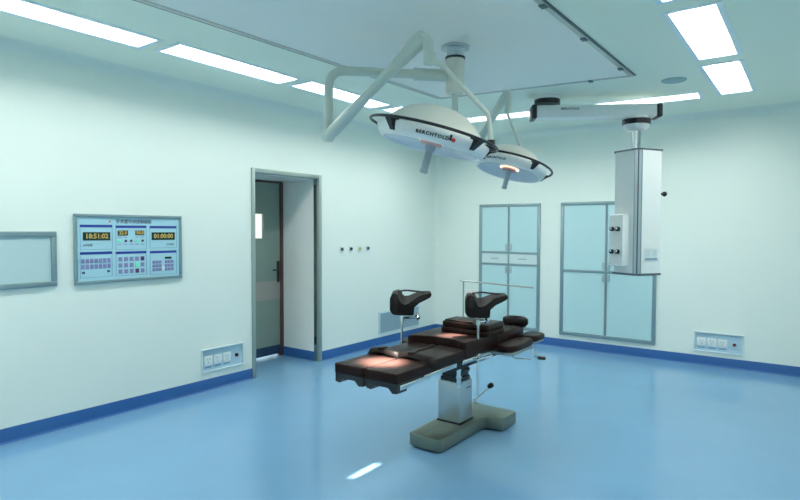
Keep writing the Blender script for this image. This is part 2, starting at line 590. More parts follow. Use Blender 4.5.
# ================================================================ LEFT WALL
# film viewer (x-ray light box)
t = thing('film_viewer', 'blank aqua film viewer in a grey metal frame at the left edge', 'light box', (XL, 1.35, 1.08))
y0, y1, z0, z1 = 0.75, 1.888, 1.078, 1.482
b = B(); e = 0.038
box(b, XL, XL + .022, y0, y1, z1 - e, z1, .004)
box(b, XL, XL + .022, y0, y1, z0, z0 + e, .004)
box(b, XL, XL + .022, y0, y0 + e, z0 + e, z1 - e, .004)
box(b, XL, XL + .022, y1 - e, y1, z0 + e, z1 - e, .004)
obj('frame', b, 'steel_frame', t)
b = B(); box(b, XL, XL + .008, y0 + e, y1 - e, z0 + e, z1 - e)
obj('screen', b, 'pane2', t)

# control panel ---------------------------------------------------
t = thing('control_panel', 'wall control panel with clock displays and key pads under a Chinese title', 'control panel', (XL, 2.46, 1.075))
y0, y1, z0, z1 = 2.010, 2.915, 1.074, 1.617
b = B(); e = 0.024
box(b, XL, XL + .024, y0, y1, z1 - e, z1, .004)
box(b, XL, XL + .024, y0, y1, z0, z0 + e, .004)
box(b, XL, XL + .024, y0, y0 + e, z0 + e, z1 - e, .004)
box(b, XL, XL + .024, y1 - e, y1, z0 + e, z1 - e, .004)
obj('frame', b, 'steel_frame', t)
FX = XL + 0.012
b = B(); box(b, XL, FX, y0 + e, y1 - e, z0 + e, z1 - e)
face = obj('faceplate', b, 'panel_face', t)
def rect(bm, ya, yb, za, zb, lift=0.0015, base=None):
    x = FX if base is None else base
    return box(bm, x, x + lift, ya, yb, za, zb)
def wall_text(s, size, y, z, material, parent, name, bold=0.0, base=None):
    tb = text_bm(s, size, 0.001, 'CENTER', bold)
    # text X -> world +Y, text Y -> world +Z, facing +X
    m = Matrix(((0, 0, 1, (FX if base is None else base) + 0.0012), (1, 0, 0, y), (0, 1, 0, z), (0, 0, 0, 1)))
    bmesh.ops.transform(tb, matrix=m, verts=tb.verts)
    return obj(name, tb, material, parent, ang=20)
subs = [(2.056, 2.304, 1.340, 1.534), (2.331, 2.590, 1.333, 1.530), (2.620, 2.868, 1.340, 1.528),
        (2.054, 2.300, 1.123, 1.323), (2.329, 2.588, 1.122, 1.319), (2.619, 2.866, 1.114, 1.316)]
for (ya, yb, za, zb) in subs:
    b = B(); rect(b, ya, yb, zb - 0.020, zb)
    hd = obj('header_bar', b, 'navy', t)
    b = B(); k = 0.0025
    rect(b, ya, ya + k, za, zb - .02); rect(b, yb - k, yb, za, zb - .02); rect(b, ya + k, yb - k, za, za + k)
    obj('outline', b, 'line', hd)
wall_text('手术室中央控制面板', 0.034, 2.485, 1.560, 'ink', t, 'title', 0.0006)
b = B(); cyl(b, (FX, 2.285, 1.560), (FX + .002, 2.285, 1.560), 0.007, 12); obj('red_mark', b, 'red', t)
def display(ya, yb, za, zb, s, sz):
    b = B(); rect(b, ya, yb, za, zb, 0.003)
    d = obj('display', b, 'lcd', t)
    wall_text(s, sz * .86, (ya + yb) / 2, (za + zb) / 2, 'digit', d, 'digits', 0.0014, FX + .003)
display(2.077, 2.286, 1.412, 1.476, '18:51:02', 0.060)
display(2.636, 2.850, 1.408, 1.474, '01:00:00', 0.060)
display(2.347, 2.430, 1.449, 1.489, '22.0', 0.044)
display(2.494, 2.570, 1.450, 1.489, '50.0', 0.044)
wall_text('计时钟', 0.024, 2.113, 1.374, 'ink', t, 'caption')
wall_text('计时钟', 0.024, 2.805, 1.368, 'ink', t, 'caption')
for yy, mm in ((2.362, 'green'), (2.413, 'keydark'), (2.457, 'keydark'), (2.506, 'green'), (2.556, 'teal_disc')):
    b = B(); cyl(b, (FX, yy, 1.405), (FX + .004, yy, 1.405), 0.0105, 14); obj('button', b, mm, t)
for k in range(5):
    yy = 2.362 + .0485 * k
    b = B(); rect(b, yy - .014, yy + .014, 1.372, 1.377); obj('caption_line', b, 'lilac', t)
    if k in (0, 1, 3, 4):
        b = B(); rect(b, yy - .014, yy + .014, 1.432, 1.437); obj('caption_line', b, 'lilac', t)
def key(ya, yb, za, zb, m='lilac'):
    b = B(); box(b, FX, FX + .004, ya, yb, za, zb, 0.001, 1); return obj('key', b, m, t)
for k in range(7):
    ya = 2.062 + k * 0.0332
    key(ya, ya + .025, 1.236, 1.270); key(ya, ya + .025, 1.190, 1.226)
key(2.066, 2.088, 1.155, 1.172, 'ink'); key(2.258, 2.280, 1.158, 1.175, 'ink')
for k in range(5):
    for j in range(3):
        ya = 2.351 + k * .0466; za = 1.240 - j * .050
        mm = 'keydark' if (k, j) in ((4, 0), (3, 2)) else ('green' if (k, j) == (3, 1) else 'lilac')
        key(ya, ya + .030, za, za + .034, mm)
key(2.755, 2.816, 1.245, 1.263, 'lcd')
for k in range(7):
    if k == 3:
        continue
    for j in range(3):
        ya = 2.641 + k * .0285; za = 1.207 - j * .032
        key(ya, ya + .024, za, za + .026)
key(2.727, 2.747, 1.150, 1.185, 'socket_white')

# four small wall outlets beyond the door
def wall_outlet(y, m, label):
    t = thing('wall_outlet', label, 'outlet', (XL, y, 1.265), 0, 'small outlets beside the door', local=True)
    b = B(); box(b, 0, .010, -.030, .030, -.034, .034, .004); obj('plate', b, 'drawer', t)
    b = B(); cyl(b, (.010, 0, .004), (.020, 0, .004), 0.020, 18); obj('port', b, m, t)
    b = B(); box(b, .010, .015, -.016, .016, -.030, -.018, .001); obj('tag_plate', b, 'socket_white', t)
wall_outlet(5.03, 'teal_disc', 'small square wall outlet nearest the door, with a dark grey port')
wall_outlet(5.195, 'black', 'small wall outlet with a black port, second from the door')
wall_outlet(5.36, 'yellow', 'small wall outlet with a yellow port')
wall_outlet(5.519, 'keydark', 'small wall outlet farthest from the door, with a dark port')

# recessed socket panels
def socket_panel(loc, rotz, label):
    """local: faces +X, width along Y (0.52), height along Z"""
    t = thing('socket_panel', label, 'socket panel', loc, rotz, None, local=True)
    hw, hh = 0.24, 0.112
    b = B(); e = .016
    box(b, 0, .030, -hw, hw, hh - e * .6, hh, .002); box(b, 0, .014, -hw, hw, -hh, -hh + e, .002)
    box(b, 0, .014, -hw, -hw + e, -hh + e, hh - e, .002); box(b, 0, .014, hw - e, hw, -hh + e, hh - e, .002)
    obj('frame', b, 'socket', t)
    b = B(); box(b, 0, .004, -hw + e, hw - e, -hh + e, hh - e); obj('back_plate', b, 'socket_recess', t)
    for k in range(3):
        y = -0.165 + k * .103
        b = B(); box(b, .004, .012, y - .045, y + .045, -.045, .045, .004)
        s = obj('socket', b, 'socket_white', t)
        b = B()
        for dy, dz in ((-.013, .014), (.013, .014), (0, -.014)):
            box(b, .012, .0125, y + dy - .003, y + dy + .003, dz - .007, dz + .007)
        obj('slots', b, 'line', s)
        b = B(); box(b, .004, .007, y - .035, y + .035, -.068, -.058); obj('label_strip', b, 'line', t)
    b = B(); cyl(b, (.004, .155, .0), (.018, .155, .0), .016, 18); obj('earth_terminal', b, 'black', t)
    b = B(); cyl(b, (.018, .155, 0), (.020, .155, 0), .006, 12); obj('terminal_screw', b, 'red', t)
    return t
socket_panel((XL, 3.348, 0.278), 0, 'recessed panel of white sockets low on the left wall by the door')
socket_panel((-0.845, YB, 0.262), -PI / 2, 'recessed panel of white sockets low on the back wall, right of the cabinets')

# return-air vent low on the left wall
t = thing('air_vent', 'grey-blue slatted air vent low on the wall behind the operating table', 'vent', (XL, 6.2, 0.14))
y0, y1, z0, z1 = 5.74, 6.66, 0.135, 0.435
b = B(); e = .022
box(b, XL, XL + .014, y0, y1, z1 - e, z1, .002); box(b, XL, XL + .014, y0, y1, z0, z0 + e, .002)
box(b, XL, XL + .014, y0, y0 + e, z0 + e, z1 - e, .002); box(b, XL, XL + .014, y1 - e, y1, z0 + e, z1 - e, .002)
obj('frame', b, 'drawer', t)
b = B(); box(b, XL, XL + .002, y0 + e, y1 - e, z0 + e, z1 - e); obj('backing', b, 'gap', t)
n = 22
for k in range(n):
    y = y0 + e + (k + .5) * (y1 - y0 - 2 * e) / n
    b = B(); box(b, -.011, .011, -.0025, .0025, z0 + e, z1 - e, 0, 1, Matrix.Translation((XL + .0105, y, 0)) @ Matrix.Rotation(math.radians(55), 4, 'Z'))
    obj('slat', b, 'vent', t)

# ================================================================ BACK WALL CABINETS
def cabinet(name, label, x0, x1, z0, z1, splits, drawers):
    """built-in cabinet seen from the front (faces -Y); splits = heights of the rails"""
    t = thing(name, label, 'cabinet', ((x0 + x1) / 2, YB, z0))
    e, yf = 0.040, YB - 0.022
    xm = (x0 + x1) / 2
    b = B()
    box(b, x0, x1, yf, YB, z1 - e, z1, .003); box(b, x0, x1, yf, YB, z0, z0 + e, .003)
    box(b, x0, x0 + e, yf, YB, z0 + e, z1 - e, .003); box(b, x1 - e, x1, yf, YB, z0 + e, z1 - e, .003)
    for s in splits:
        box(b, x0 + e, x1 - e, yf + .002, YB, s - .015, s + .015, .003)
    obj('frame', b, 'steel_frame', t)
    lv = [z0 + e] + list(splits) + [z1 - e]
    for i in range(len(lv) - 1):
        za = lv[i] + (.015 if i else 0); zb = lv[i + 1] - (.015 if i < len(lv) - 2 else 0)
        for s in (-1, 1):
            xa, xb = (x0 + e, xm) if s < 0 else (xm, x1 - e)
            isd = i in drawers
            b = B(); box(b, xa + .002, xb - .002, YB - .012, YB - .001, za + .001, zb - .001, .001, 1)
            d = obj('drawer' if isd else 'door', b, 'drawer' if isd else 'pane', t)
            b = B(); k = .012
            if isd:
                box(b, (xm if s > 0 else xm - k), (xm + k if s > 0 else xm), YB - .016, YB - .012, za + .001, zb - .001)
                obj('edge_strip', b, 'steel_frame', d)
                xc = (xa + xb) / 2; zc = (za + zb) / 2
                b = B(); tube(b, bend([(xc - .05, YB - .012, zc), (xc - .05, YB - .035, zc), (xc + .05, YB - .035, zc), (xc + .05, YB - .012, zc)], .01), .005, 8)
                obj('handle', b, 'steel_frame', d)
            else:
                if s < 0:
                    box(b, xb - .002 - k, xb - .002, YB - .018, YB - .012, za + .001, zb - .001)
                else:
                    box(b, xa + .002, xa + .002 + k, YB - .018, YB - .012, za + .001, zb - .001)
                obj('edge_strip', b, 'steel_frame', d)
                up = i > 0
                zc = za + .06 if up else zb - .06
                xc = xm + s * .035
                b = B(); box(b, xc - .012, xc + .012, YB - .030, YB - .012, zc - .042, zc + .042, .004)
                obj('handle', b, 'alu', d)
    return t
cabinet('wall_cabinet', 'left built-in glass cabinet with two middle drawers on the back wall', -3.812, -2.918, 0.165, 1.857, [1.036, 1.194], (1,))
cabinet('wall_cabinet', 'wider right built-in glass cabinet partly behind the ceiling pendant', -2.642, -1.492, 0.165, 1.857, [0.99], ())

# ================================================================ OPERATING TABLE
TX0, TX1, TXM = -2.325, -1.852, -2.092
ot = thing('operating_table', 'brown-black leather operating table on a stainless T-shaped base', 'operating table', (-2.12, 3.6, 0))
# base: T plan
b = B()
T = [(-2.245, 3.185), (-2.215, 3.17), (-2.02, 3.17), (-1.99, 3.19), (-1.982, 3.76), (-1.965, 3.79), (-1.86, 3.80), (-1.842, 3.815), (-1.842, 4.035), (-1.86, 4.05),
     (-2.375, 4.05), (-2.393, 4.035), (-2.393, 3.815), (-2.375, 3.80), (-2.27, 3.79), (-2.255, 3.76)]
prism(b, T, 0.012, 0.100, 0.006, 2)
base = obj('base', b, 'basesteel', ot)
b = B()
for x, y in ((-2.2, 3.24), (-2.04, 3.24), (-2.33, 3.92), (-1.9, 3.92)):
    cyl(b, (x, y, 0.0), (x, y, 0.014), .022, 16)
obj('feet', b, 'black', base)
b = B(); box(b, -2.228, -2.028, 3.505, 3.70, 0.098, 0.112, .003); obj('column_collar', b, 'dark_metal', ot)
b = B(); box(b, -2.222, -2.036, 3.512, 3.694, 0.110, 0.402, .006, 2)
colm = obj('column', b, 'alu', ot)
b = B(); box(b, -2.036, -2.034, 3.60, 3.665, 0.345, 0.352); obj('maker_plate', b, 'ink', colm)
b = B()
for k in range(6):
    z = .402 + k * .028
    box(b, -2.21 + .008 * (k % 2), -2.048 - .008 * (k % 2), 3.525 + .008 * (k % 2), 3.682 - .008 * (k % 2), z, z + .028, .005)
obj('bellows', b, 'dark_metal', ot)
b = B()
cyl(b, (-2.02, 3.465, .39), (-2.02, 3.465, .58), .015); cyl(b, (-2.02, 3.465, .45), (-2.02, 3.465, .47), .020)
cyl(b, (-2.02, 3.465, .39), (-2.05, 3.56, .39), .012)
obj('tilt_cylinder', b, 'chrome', ot)
b = B()
box(b, -2.24, -1.98, 3.40, 3.80, .565, .605, .006)
box(b, -2.31, -1.885, 3.20, 4.20, .575, .645, .006)
box(b, -2.30, -1.915, 2.80, 3.22, .605, .640, .006)
obj('under_frame', b, 'dark_metal', ot)
for s, xs in ((-1, -2.362), (1, -1.862)):
    b = B()
    for ya, yb in ((2.78, 3.16), (3.24, 4.16)):
        box(b, xs - .006, xs + .006, ya, yb, .612, .640, .002)
        for yy in (ya + .04, yb - .04):
            cyl(b, (xs, yy, .626), (xs - s * .05, yy, .626), .007, 10)
    obj('side_rail', b, 'chrome', ot)

# leg pads (two) with metal tray and lips
def pad(name, pts, z0, z1, mt='leather', bev=.014, parent=ot):
    b = B(); prism(b, pts, z0, z1, bev, 3)
    return obj(name, b, mt, parent, ang=60)
def rr(x0, x1, y0, y1, r=.012, k=4):
    out = []
    for cx, cy, a0 in ((x1 - r, y1 - r, 0), (x0 + r, y1 - r, PI / 2), (x0 + r, y0 + r, PI), (x1 - r, y0 + r, 1.5 * PI)):
        for i in range(k + 1):
            a = a0 + PI / 2 * i / k
            out.append((cx + r * math.cos(a), cy + r * math.sin(a)))
    return out
G = .008
for xa, xb in ((TX0, TXM - G), (TXM + G, TX1)):
    p = pad('leg_pad', rr(xa, xb, 2.505, 2.87), .640, .700, bev=.008)
    b = B()   # tray: prism along Y of an XZ profile with drop lips at the outer foot corners
    L = xa + .004; R = xb - .004
    prof = [(L, .642), (L, .588), (L + .035, .584), (L + .065, .612), (R - .065, .612), (R - .035, .584), (R, .588), (R, .642)]
    bb_ = B()
    for q, y in ((0, 2.525), (1, 2.57)):
        pass
    v0 = [bb_.verts.new((x, 2.512, z)) for x, z in prof]; v1 = [bb_.verts.new((x, 2.60, z)) for x, z in prof]
    n = len(prof)
    bb_.faces.new(v0); bb_.faces.new(v1[::-1])
    for i in range(n):
        bb_.faces.new((v0[i], v0[(i + 1) % n], v1[(i + 1) % n], v1[i]))
    bmesh.ops.recalc_face_normals(bb_, faces=bb_.faces)
    merge(b, bb_)
    box(b, L, R, 2.60, 2.86, .622, .642, .002)
    obj('tray', b, 'dark_metal', p)
    b = B()
    sx = xa - .004 if xa < -2.2 else xb - .006
    box(b, sx, sx + .010, 2.53, 2.84, .604, .634, .002)
    obj('tray_rail', b, 'chrome', p)

# thigh pads, stepped up, with a concave seat cut-out between them and the seat
def arc(x0, y0, x1, y1, sag, n=10):
    """points from (x0,y0) to (x1,y1) bulging by sag in +y"""
    return [(x0 + (x1 - x0) * i / n, y0 + (y1 - y0) * i / n + sag * math.sin(PI * i / n)) for i in range(n + 1)]
for xa, xb in ((TX0 + .004, TXM - G), (TXM + G, TX1 - .004)):
    pad('thigh_pad', arc(xa, 2.86, xb, 2.86, .03) + [(xb, 3.30), (xa, 3.30)], .642, .708, bev=.009)
# dark leather restraint straps arched over the joint between leg and thigh pads
for xa, xb in ((TX0 - .016, TXM + .01), (TXM - .02, TX1 + .016)):
    pts = []
    for i in range(15):
        tt = i / 14
        x = xa + (xb - xa) * tt
        z = .712 + .020 * math.sin(PI * tt) ** .6
        if tt < .06 or tt > .94:
            z -= .03
        pts.append((x, 2.865 + .012 * math.sin(PI * tt * 2), z))
    b = bmesh.new()
    rows = []
    for (x, y, z) in pts:
        rows.append([b.verts.new((x, y + dy, z + dz)) for dy, dz in ((-.034, -.016), (-.028, .006), (-.012, .013), (.012, .013), (.030, .008), (.036, -.016))])
    for A, C in zip(rows[:-1], rows[1:]):
        for k in range(6):
            b.faces.new((A[k], A[(k + 1) % 6], C[(k + 1) % 6], C[k]))
    b.faces.new(rows[0]); b.faces.new(rows[-1][::-1])
    bmesh.ops.recalc_face_normals(b, faces=b.faces)
    st = obj('strap', b, 'leather_dark', ot, ang=60)
    b = B()
    xm = (xa + xb) / 2 - .02
    box(b, xm - .022, xm + .022, 2.835, 2.89, .736, .750, .004)
    obj('buckle', b, 'leather_dark', st)

# seat and back section
seat = [(TX0, 3.27)] + [(TX0 + .03 + (TX1 - TX0 - .06) * i / 14, 3.262 + .085 * math.sin(PI * i / 14) ** .8) for i in range(15)] + [(TX1, 3.27), (TX1, 3.70), (TX0, 3.70)]
pad('seat_pad', seat, .645, .756, bev=.008)
pad('back_pad', rr(TX0, TX1, 3.706, 4.13), .645, .750, bev=.012)
pad('head_pad', rr(TX0 + .06, TX1 - .06, 4.136, 4.33), .650, .728, bev=.014)
# raised two-layer body cushion
b = B()
for za, zb, gx, rot in ((.752, .792, 0, 0), (.792, .836, .006, 0)):
    prism(b, rr(-2.215 + gx, -1.825 - gx, 3.53 + gx, 3.80 - gx, .02), za, zb, .012, 3)
cu = obj('body_cushion', b, 'leather', ot, ang=60)
b = B()   # folded flap on the cushion top
prism(b, [(-2.19, 3.55), (-1.95, 3.54), (-2.01, 3.68), (-2.19, 3.72)], .832, .848, .006, 2)
obj('cushion_flap', b, 'leather', cu, ang=60)
# head ring
b = B()
MR = Matrix.Translation((-1.955, 4.255, .722)) @ Matrix.Diagonal((1.08, .72, .92, 1))
lathe(b, [(.03, .012), (.05, .075), (.075, .085), (.098, .07), (.10, .03), (.08, 0), (.0, 0)], 36, MR, cap=False)
obj('head_rest', b, 'leather_dark', ot, ang=60)
# arm boards (oval pads on the rail side)
def oval(cx, cy, hx, hy, p=3.2, n=32):
    o_ = []
    for i in range(n):
        a = 2 * PI * i / n
        c, s = math.cos(a), math.sin(a)
        o_.append((cx + hx * math.copysign(abs(c) ** (2 / p), c), cy + hy * math.copysign(abs(s) ** (2 / p), s)))
    return o_
ab = pad('arm_board', oval(-1.770, 3.86, .078, .215), .635, .682, 'leather', .016)
b = B(); box(b, -1.85, -1.70, 3.64, 4.0, .615, .636, .004); obj('arm_board_bracket', b, 'steel', ab)
ab = pad('arm_board', oval(-1.785, 4.20, .075, .110, 4), .640, .688, 'leather', .016)
b = B(); box(b, -1.86, -1.72, 4.12, 4.27, .630, .651, .004); obj('arm_board_bracket', b, 'steel', ab)
ab = pad('arm_board', oval(-2.43, 3.60, .080, .23), .635, .682, 'leather', .016)
b = B(); box(b, -2.50, -2.355, 3.45, 3.75, .615, .636, .004); obj('arm_board_bracket', b, 'steel', ab)

# leg supports: post in a rail clamp, cross bar, cup
def leg_support(px, py, top, bottom, cup, joint):
    b = B()
    cyl(b, (px, py, bottom), (px, py, top), .0085, 12)
    po = obj('support_post', b, 'chrome', ot)
    b = B()
    box(b, px - .02, px + .02, py - .024, py + .024, .600, .655, .006)
    tube(b, [(px, py - .02, .628), (px + .03, py - .045, .622), (px + .085, py + .05, .640)], [.010, .009, .012], 10)
    obj('clamp', b, 'chrome', po)
    b = B()
    tube(b, bend([(px, py, top), joint, (joint[0], joint[1], cup[2] + .01)], .01), .009, 10)
    cyl(b, (px, py, top - .02), (px, py, top + .012), .015, 12)
    lathe(b, [(0, -.022), (.015, -.017), (.022, 0), (.015, .017), (0, .022)], 16, Matrix.Translation(joint))
    obj('cross_bar', b, 'chrome', po)
    # cup
    A = Vector((.807, .591, 0)); D = Vector((-.591, .806, 0)); C = Vector(cup)
    # gutter-shaped knee cup: tall wall on one side, flared lip on the other; sections front / back
    front = [(-.088, .004), (-.070, -.004), (.052, -.008), (.066, .0), (.070, .050), (.105, .082), (.150, .104), (.182, .122), (.190, .140), (.180, .152), (.140, .146), (.095, .128),
             (.060, .100), (.030, .078), (.0, .070), (-.025, .082), (-.040, .112), (-.050, .142), (-.065, .150), (-.092, .140), (-.104, .110), (-.104, .030)]
    back = [(-.080, .020), (-.065, .012), (.052, .010), (.066, .018), (.075, .062), (.110, .092), (.155, .114), (.186, .132), (.192, .148), (.182, .160), (.140, .158), (.095, .150),
            (.060, .136), (.030, .124), (.0, .122), (-.015, .134), (-.020, .150), (-.030, .164), (-.050, .170), (-.078, .162), (-.092, .130), (-.092, .045)]
    b = bmesh.new()
    secs = []
    for dd, f, kk in ((-.062, 0, .96), (-.055, .03, 1), (-.01, .35, 1), (.04, .75, 1), (.066, 1, .95)):
        row = []
        for (x0_, z0_), (x1_, z1_) in zip(front, back):
            xx = x0_ + (x1_ - x0_) * f; zz = z0_ + (z1_ - z0_) * f
            xx = .02 + (xx - .02) * kk; zz = .07 + (zz - .07) * kk
            row.append(b.verts.new(C + A * xx + D * dd + Vector((0, 0, zz))))
        secs.append(row)
    n_ = len(front)
    for r0, r1_ in zip(secs[:-1], secs[1:]):
        for q in range(n_):
            b.faces.new((r0[q], r0[(q + 1) % n_], r1_[(q + 1) % n_], r1_[q]))
    b.faces.new(secs[0]); b.faces.new(secs[-1][::-1])
    bmesh.ops.recalc_face_normals(b, faces=b.faces)
    cupo = obj('leg_cup', b, 'leather_dark', po, ang=60)
    b = B()
    p0 = C - A * .06 + D * -.03 + Vector((0, 0, .16)); 
    tube(b, bend([C + A * -.06 + Vector((0, 0, .150)), C + A * .0 + Vector((0, 0, .168)), C + A * .16 + Vector((0, 0, .150))], .03), .006, 8)
    obj('cup_strap', b, 'black', cupo)
leg_support(-1.862, 3.452, .868, .36, (-1.872, 3.485, .905), (-1.835, 3.53, .872))
leg_support(-2.362, 3.25, .875, .56, (-2.355, 3.27, .905), (-2.29, 3.34, .878))

# anaesthesia screen frame at the far end
b = B()
tube(b, bend([(-2.362, 4.12, .60), (-2.362, 4.12, 1.078), (-1.745, 4.12, 1.058)], .004, 3), .006, 10)
cyl(b, (-2.362, 4.12, 1.078), (-2.392, 4.12, 1.080), .006, 10)
scf = obj('screen_frame', b, 'steel', ot)
b = B(); box(b, -2.38, -2.344, 4.098, 4.142, .600, .650, .005); obj('clamp', b, 'steel', scf)

# floor lever with black knob on the base
b = B()
cyl(b, (-2.19, 4.03, .095), (-2.19, 4.03, .142), .012, 12)
tube(b, [(-2.19, 4.03, .135), (-2.10, 4.075, .235)], .006, 10)
lv = obj('foot_lever', b, 'chrome', ot)
b = B()
lathe(b, [(0, -.03), (.016, -.024), (.023, 0), (.018, .022), (0, .03)], 16, Matrix.Translation((-2.085, 4.083, .252)) @ rot_to((.8, .45, .6)))
obj('knob', b, 'black', lv)
# crank under the head section
b = B()
tube(b, bend([(-1.80, 4.16, .64), (-1.755, 4.13, .59), (-1.735, 4.13, .52), (-1.71, 4.15, .515)], .015), .008, 10)
cyl(b, (-1.80, 4.16, .64), (-1.84, 4.18, .64), .016, 12)
cr = obj('crank', b, 'chrome', ot)
b = B(); cyl(b, (-1.715, 4.148, .515), (-1.665, 4.175, .512), .014, 12); obj('crank_grip', b, 'black', cr)
b = B()
tube(b, bend([(-1.84, 3.90, .60), (-1.80, 3.90, .545), (-1.70, 3.97, .54)], .02), .0045, 8)
obj('release_lever', b, 'steel', ot)

# ================================================================ SURGICAL LAMPS
SX, SY = -2.08, 3.49
mt = thing('lamp_mount', 'cylindrical ceiling mount in the middle of the filter panel carrying both lamps', 'ceiling mount', (SX, SY, HC - .01))
b = B(); lathe(b, [(0, -.0095), (.095, -.0095), (.10, -.014), (.10, -.028), (.07, -.036), (.06, -.05), (.06, -.085), (0, -.085)], 40, Matrix.Translation((SX, SY, HC)))
obj('flange', b, 'alu', mt)
b = B(); lathe(b, [(0, -.085), (.07, -.085), (.07, -.100), (0, -.100)], 40, Matrix.Translation((SX, SY, HC))); obj('collar_ring', b, 'dark_metal', mt)
b = B(); lathe(b, [(0, -.10), (.064, -.10), (.066, -.104), (.066, -.165), (.063, -.168), (.066, -.171), (.066, -.275), (.063, -.278), (.066, -.281), (.066, -.325), (.058, -.34), (0, -.34)], 40, Matrix.Translation((SX, SY, HC)))
obj('hub', b, 'cream', mt)
b = B(); lathe(b, [(0, -.34), (.022, -.34), (.022, -.56), (.040, -.565), (.040, -.63), (.0, -.64)], 28, Matrix.Translation((SX, SY, HC)))
obj('drop_tube', b, 'arm_enamel', mt)

def lamp_head(parent, C, n, a, R, sc, with_text, brackets):
    """disc lamp; local z = dome direction n, local x = along a (picture right)"""
    C, n, a = Vector(C), Vector(n).normalized(), Vector(a)
    a = (a - n * a.dot(n)).normalized()
    c = n.cross(a)                      # local y: away from the viewer side
    X = Matrix((a, c, n)).transposed().to_4x4()
    X.translation = C
    s = sc
    rb = R - .045 * s
    b = B()
    lathe(b, [(0, .178 * s), (.06 * s, .175 * s), (.12 * s, .162 * s), (.18 * s, .138 * s), (.235 * s, .100 * s), (.275 * s, .060 * s), (.300 * s, .022 * s), (.305 * s, .0)], 64, X, cap=False)
    obj('dome', b, 'cream', parent, ang=60)
    b = B()
    lathe(b, [(.300 * s, .008 * s), (rb, .004 * s), (rb + .002, -.004 * s), (rb - .012 * s, -.040 * s), (rb - .030 * s, -.062 * s), (rb - .040 * s, -.070 * s), (rb - .052 * s, -.066 * s)], 64, X, cap=False)
    body = obj('housing', b, 'white_enamel', parent, ang=50)
    b = B()
    lathe(b, [(rb - .050 * s, -.066 * s), (rb - .075 * s, -.055 * s), (.14 * s, -.034 * s), (.090 * s, -.028 * s)], 64, X, cap=False)
    obj('lens', b, 'lens', parent, ang=60)
    b = B()
    lathe(b, [(.090 * s, -.026 * s), (.090 * s, -.030 * s), (.050 * s, -.034 * s), (0.0, -.034 * s)], 40, X, cap=False)
    obj('bulb_window', b, 'lamp_glow', parent)
    b = B()
    lathe(b, [(.066 * s, -.034 * s), (.068 * s, -.050 * s), (.050 * s, -.056 * s), (.0, -.056 * s)], 32, X, cap=False)
    obj('handle_socket', b, 'pinkring', parent)
    b = B()
    lathe(b, [(0, -.054 * s), (.034 * s, -.055 * s), (.030 * s, -.080 * s), (.022 * s, -.09 * s), (.021 * s, -.19 * s), (.025 * s, -.215 * s), (.018 * s, -.222 * s), (0, -.222 * s)], 24, X, cap=False)
    obj('handle', b, 'handle_grey', parent)
    # rail
    b = B()
    N = 72
    tube(b, [X @ Vector((R * math.cos(2 * PI * k / N), R * math.sin(2 * PI * k / N), .012 * s)) for k in range(N)], .0085 * (.6 + .4 * s), 10, closed=True)
    rail = obj('rail', b, 'black', parent)
    for deg in brackets:
        th = math.radians(deg)
        rm = X @ Matrix.Rotation(th, 4, 'Z')
        b = B()
        w0, w1 = .026 * s, .013 * s
        q = [(-w0, .016 * s), (w0, .016 * s), (w1, -.050 * s), (-w1, -.050 * s)]
        bb2 = bmesh.new()
        vo = [bb2.verts.new((R + .008 if z > 0 else rb - .006 * s, y, z)) for y, z in q]
        vi = [bb2.verts.new((rb - .02 * s, y, z)) for y, z in q]
        bb2.faces.new(vo); bb2.faces.new(vi[::-1])
        for i in range(4):
            bb2.faces.new((vo[i], vo[(i + 1) % 4], vi[(i + 1) % 4], vi[i]))
        bmesh.ops.recalc_face_normals(bb2, faces=bb2.faces)
        merge(b, bb2, rm)
        obj('rail_bracket', b, 'black', rail)
    if with_text:
        tb = text_bm('BERCHTOLD', .024 * s, .001, 'CENTER', .0009, .22)
        for v in tb.verts:
            ang = v.co.x * 1.18 / rb + math.radians(with_text)
            z = -.034 * s + v.co.y
            rad = rb + .002 - (.010 * s) * max(0, (-z - .004) / .036) + .0025 + v.co.z
            v.co = Vector((rad * math.cos(ang), rad * math.sin(ang), z))
        bmesh.ops.transform(tb, matrix=X, verts=tb.verts)
        obj('lettering', tb, 'ink' if s < .9 else 'black', body, ang=20)
        if s < .9:
            return X
        b = B()
        ang = math.radians(with_text + 20)
        ctr = Vector((rb * math.cos(ang), rb * math.sin(ang), -.034 * s)); od = Vector((math.cos(ang), math.sin(ang), 0))
        cyl(b, ctr - od * .006, ctr + od * .006, .0105 * s, 20)
        bmesh.ops.transform(b, matrix=X, verts=b.verts)
        obj('emblem', b, 'red', body)
        b = B()
        box(b, rb - .004, rb + .004, -.005 * s, .005 * s, -.040 * s, -.008 * s, .001, 1, X @ Matrix.Rotation(math.radians(with_text + 17), 4, 'Z'))
        obj('emblem_bar', b, 'black', body)
    return X

def beam(loc, n, energy, size_deg, radius, aim):
    l = bpy.data.lights.new('lamp_beam', 'SPOT')
    l.energy = energy
    l.spot_size = math.radians(size_deg)
    l.spot_blend = 0.9
    l.shadow_soft_size = radius
    l.color = (1.0, 0.90, 0.80)
    o = bpy.data.objects.new('lamp_beam', l)
    COL.objects.link(o)
    o.location = loc
    d = Vector(aim) - Vector(loc)
    o.rotation_euler = d.to_track_quat('-Z', 'Y').to_euler()
    return o

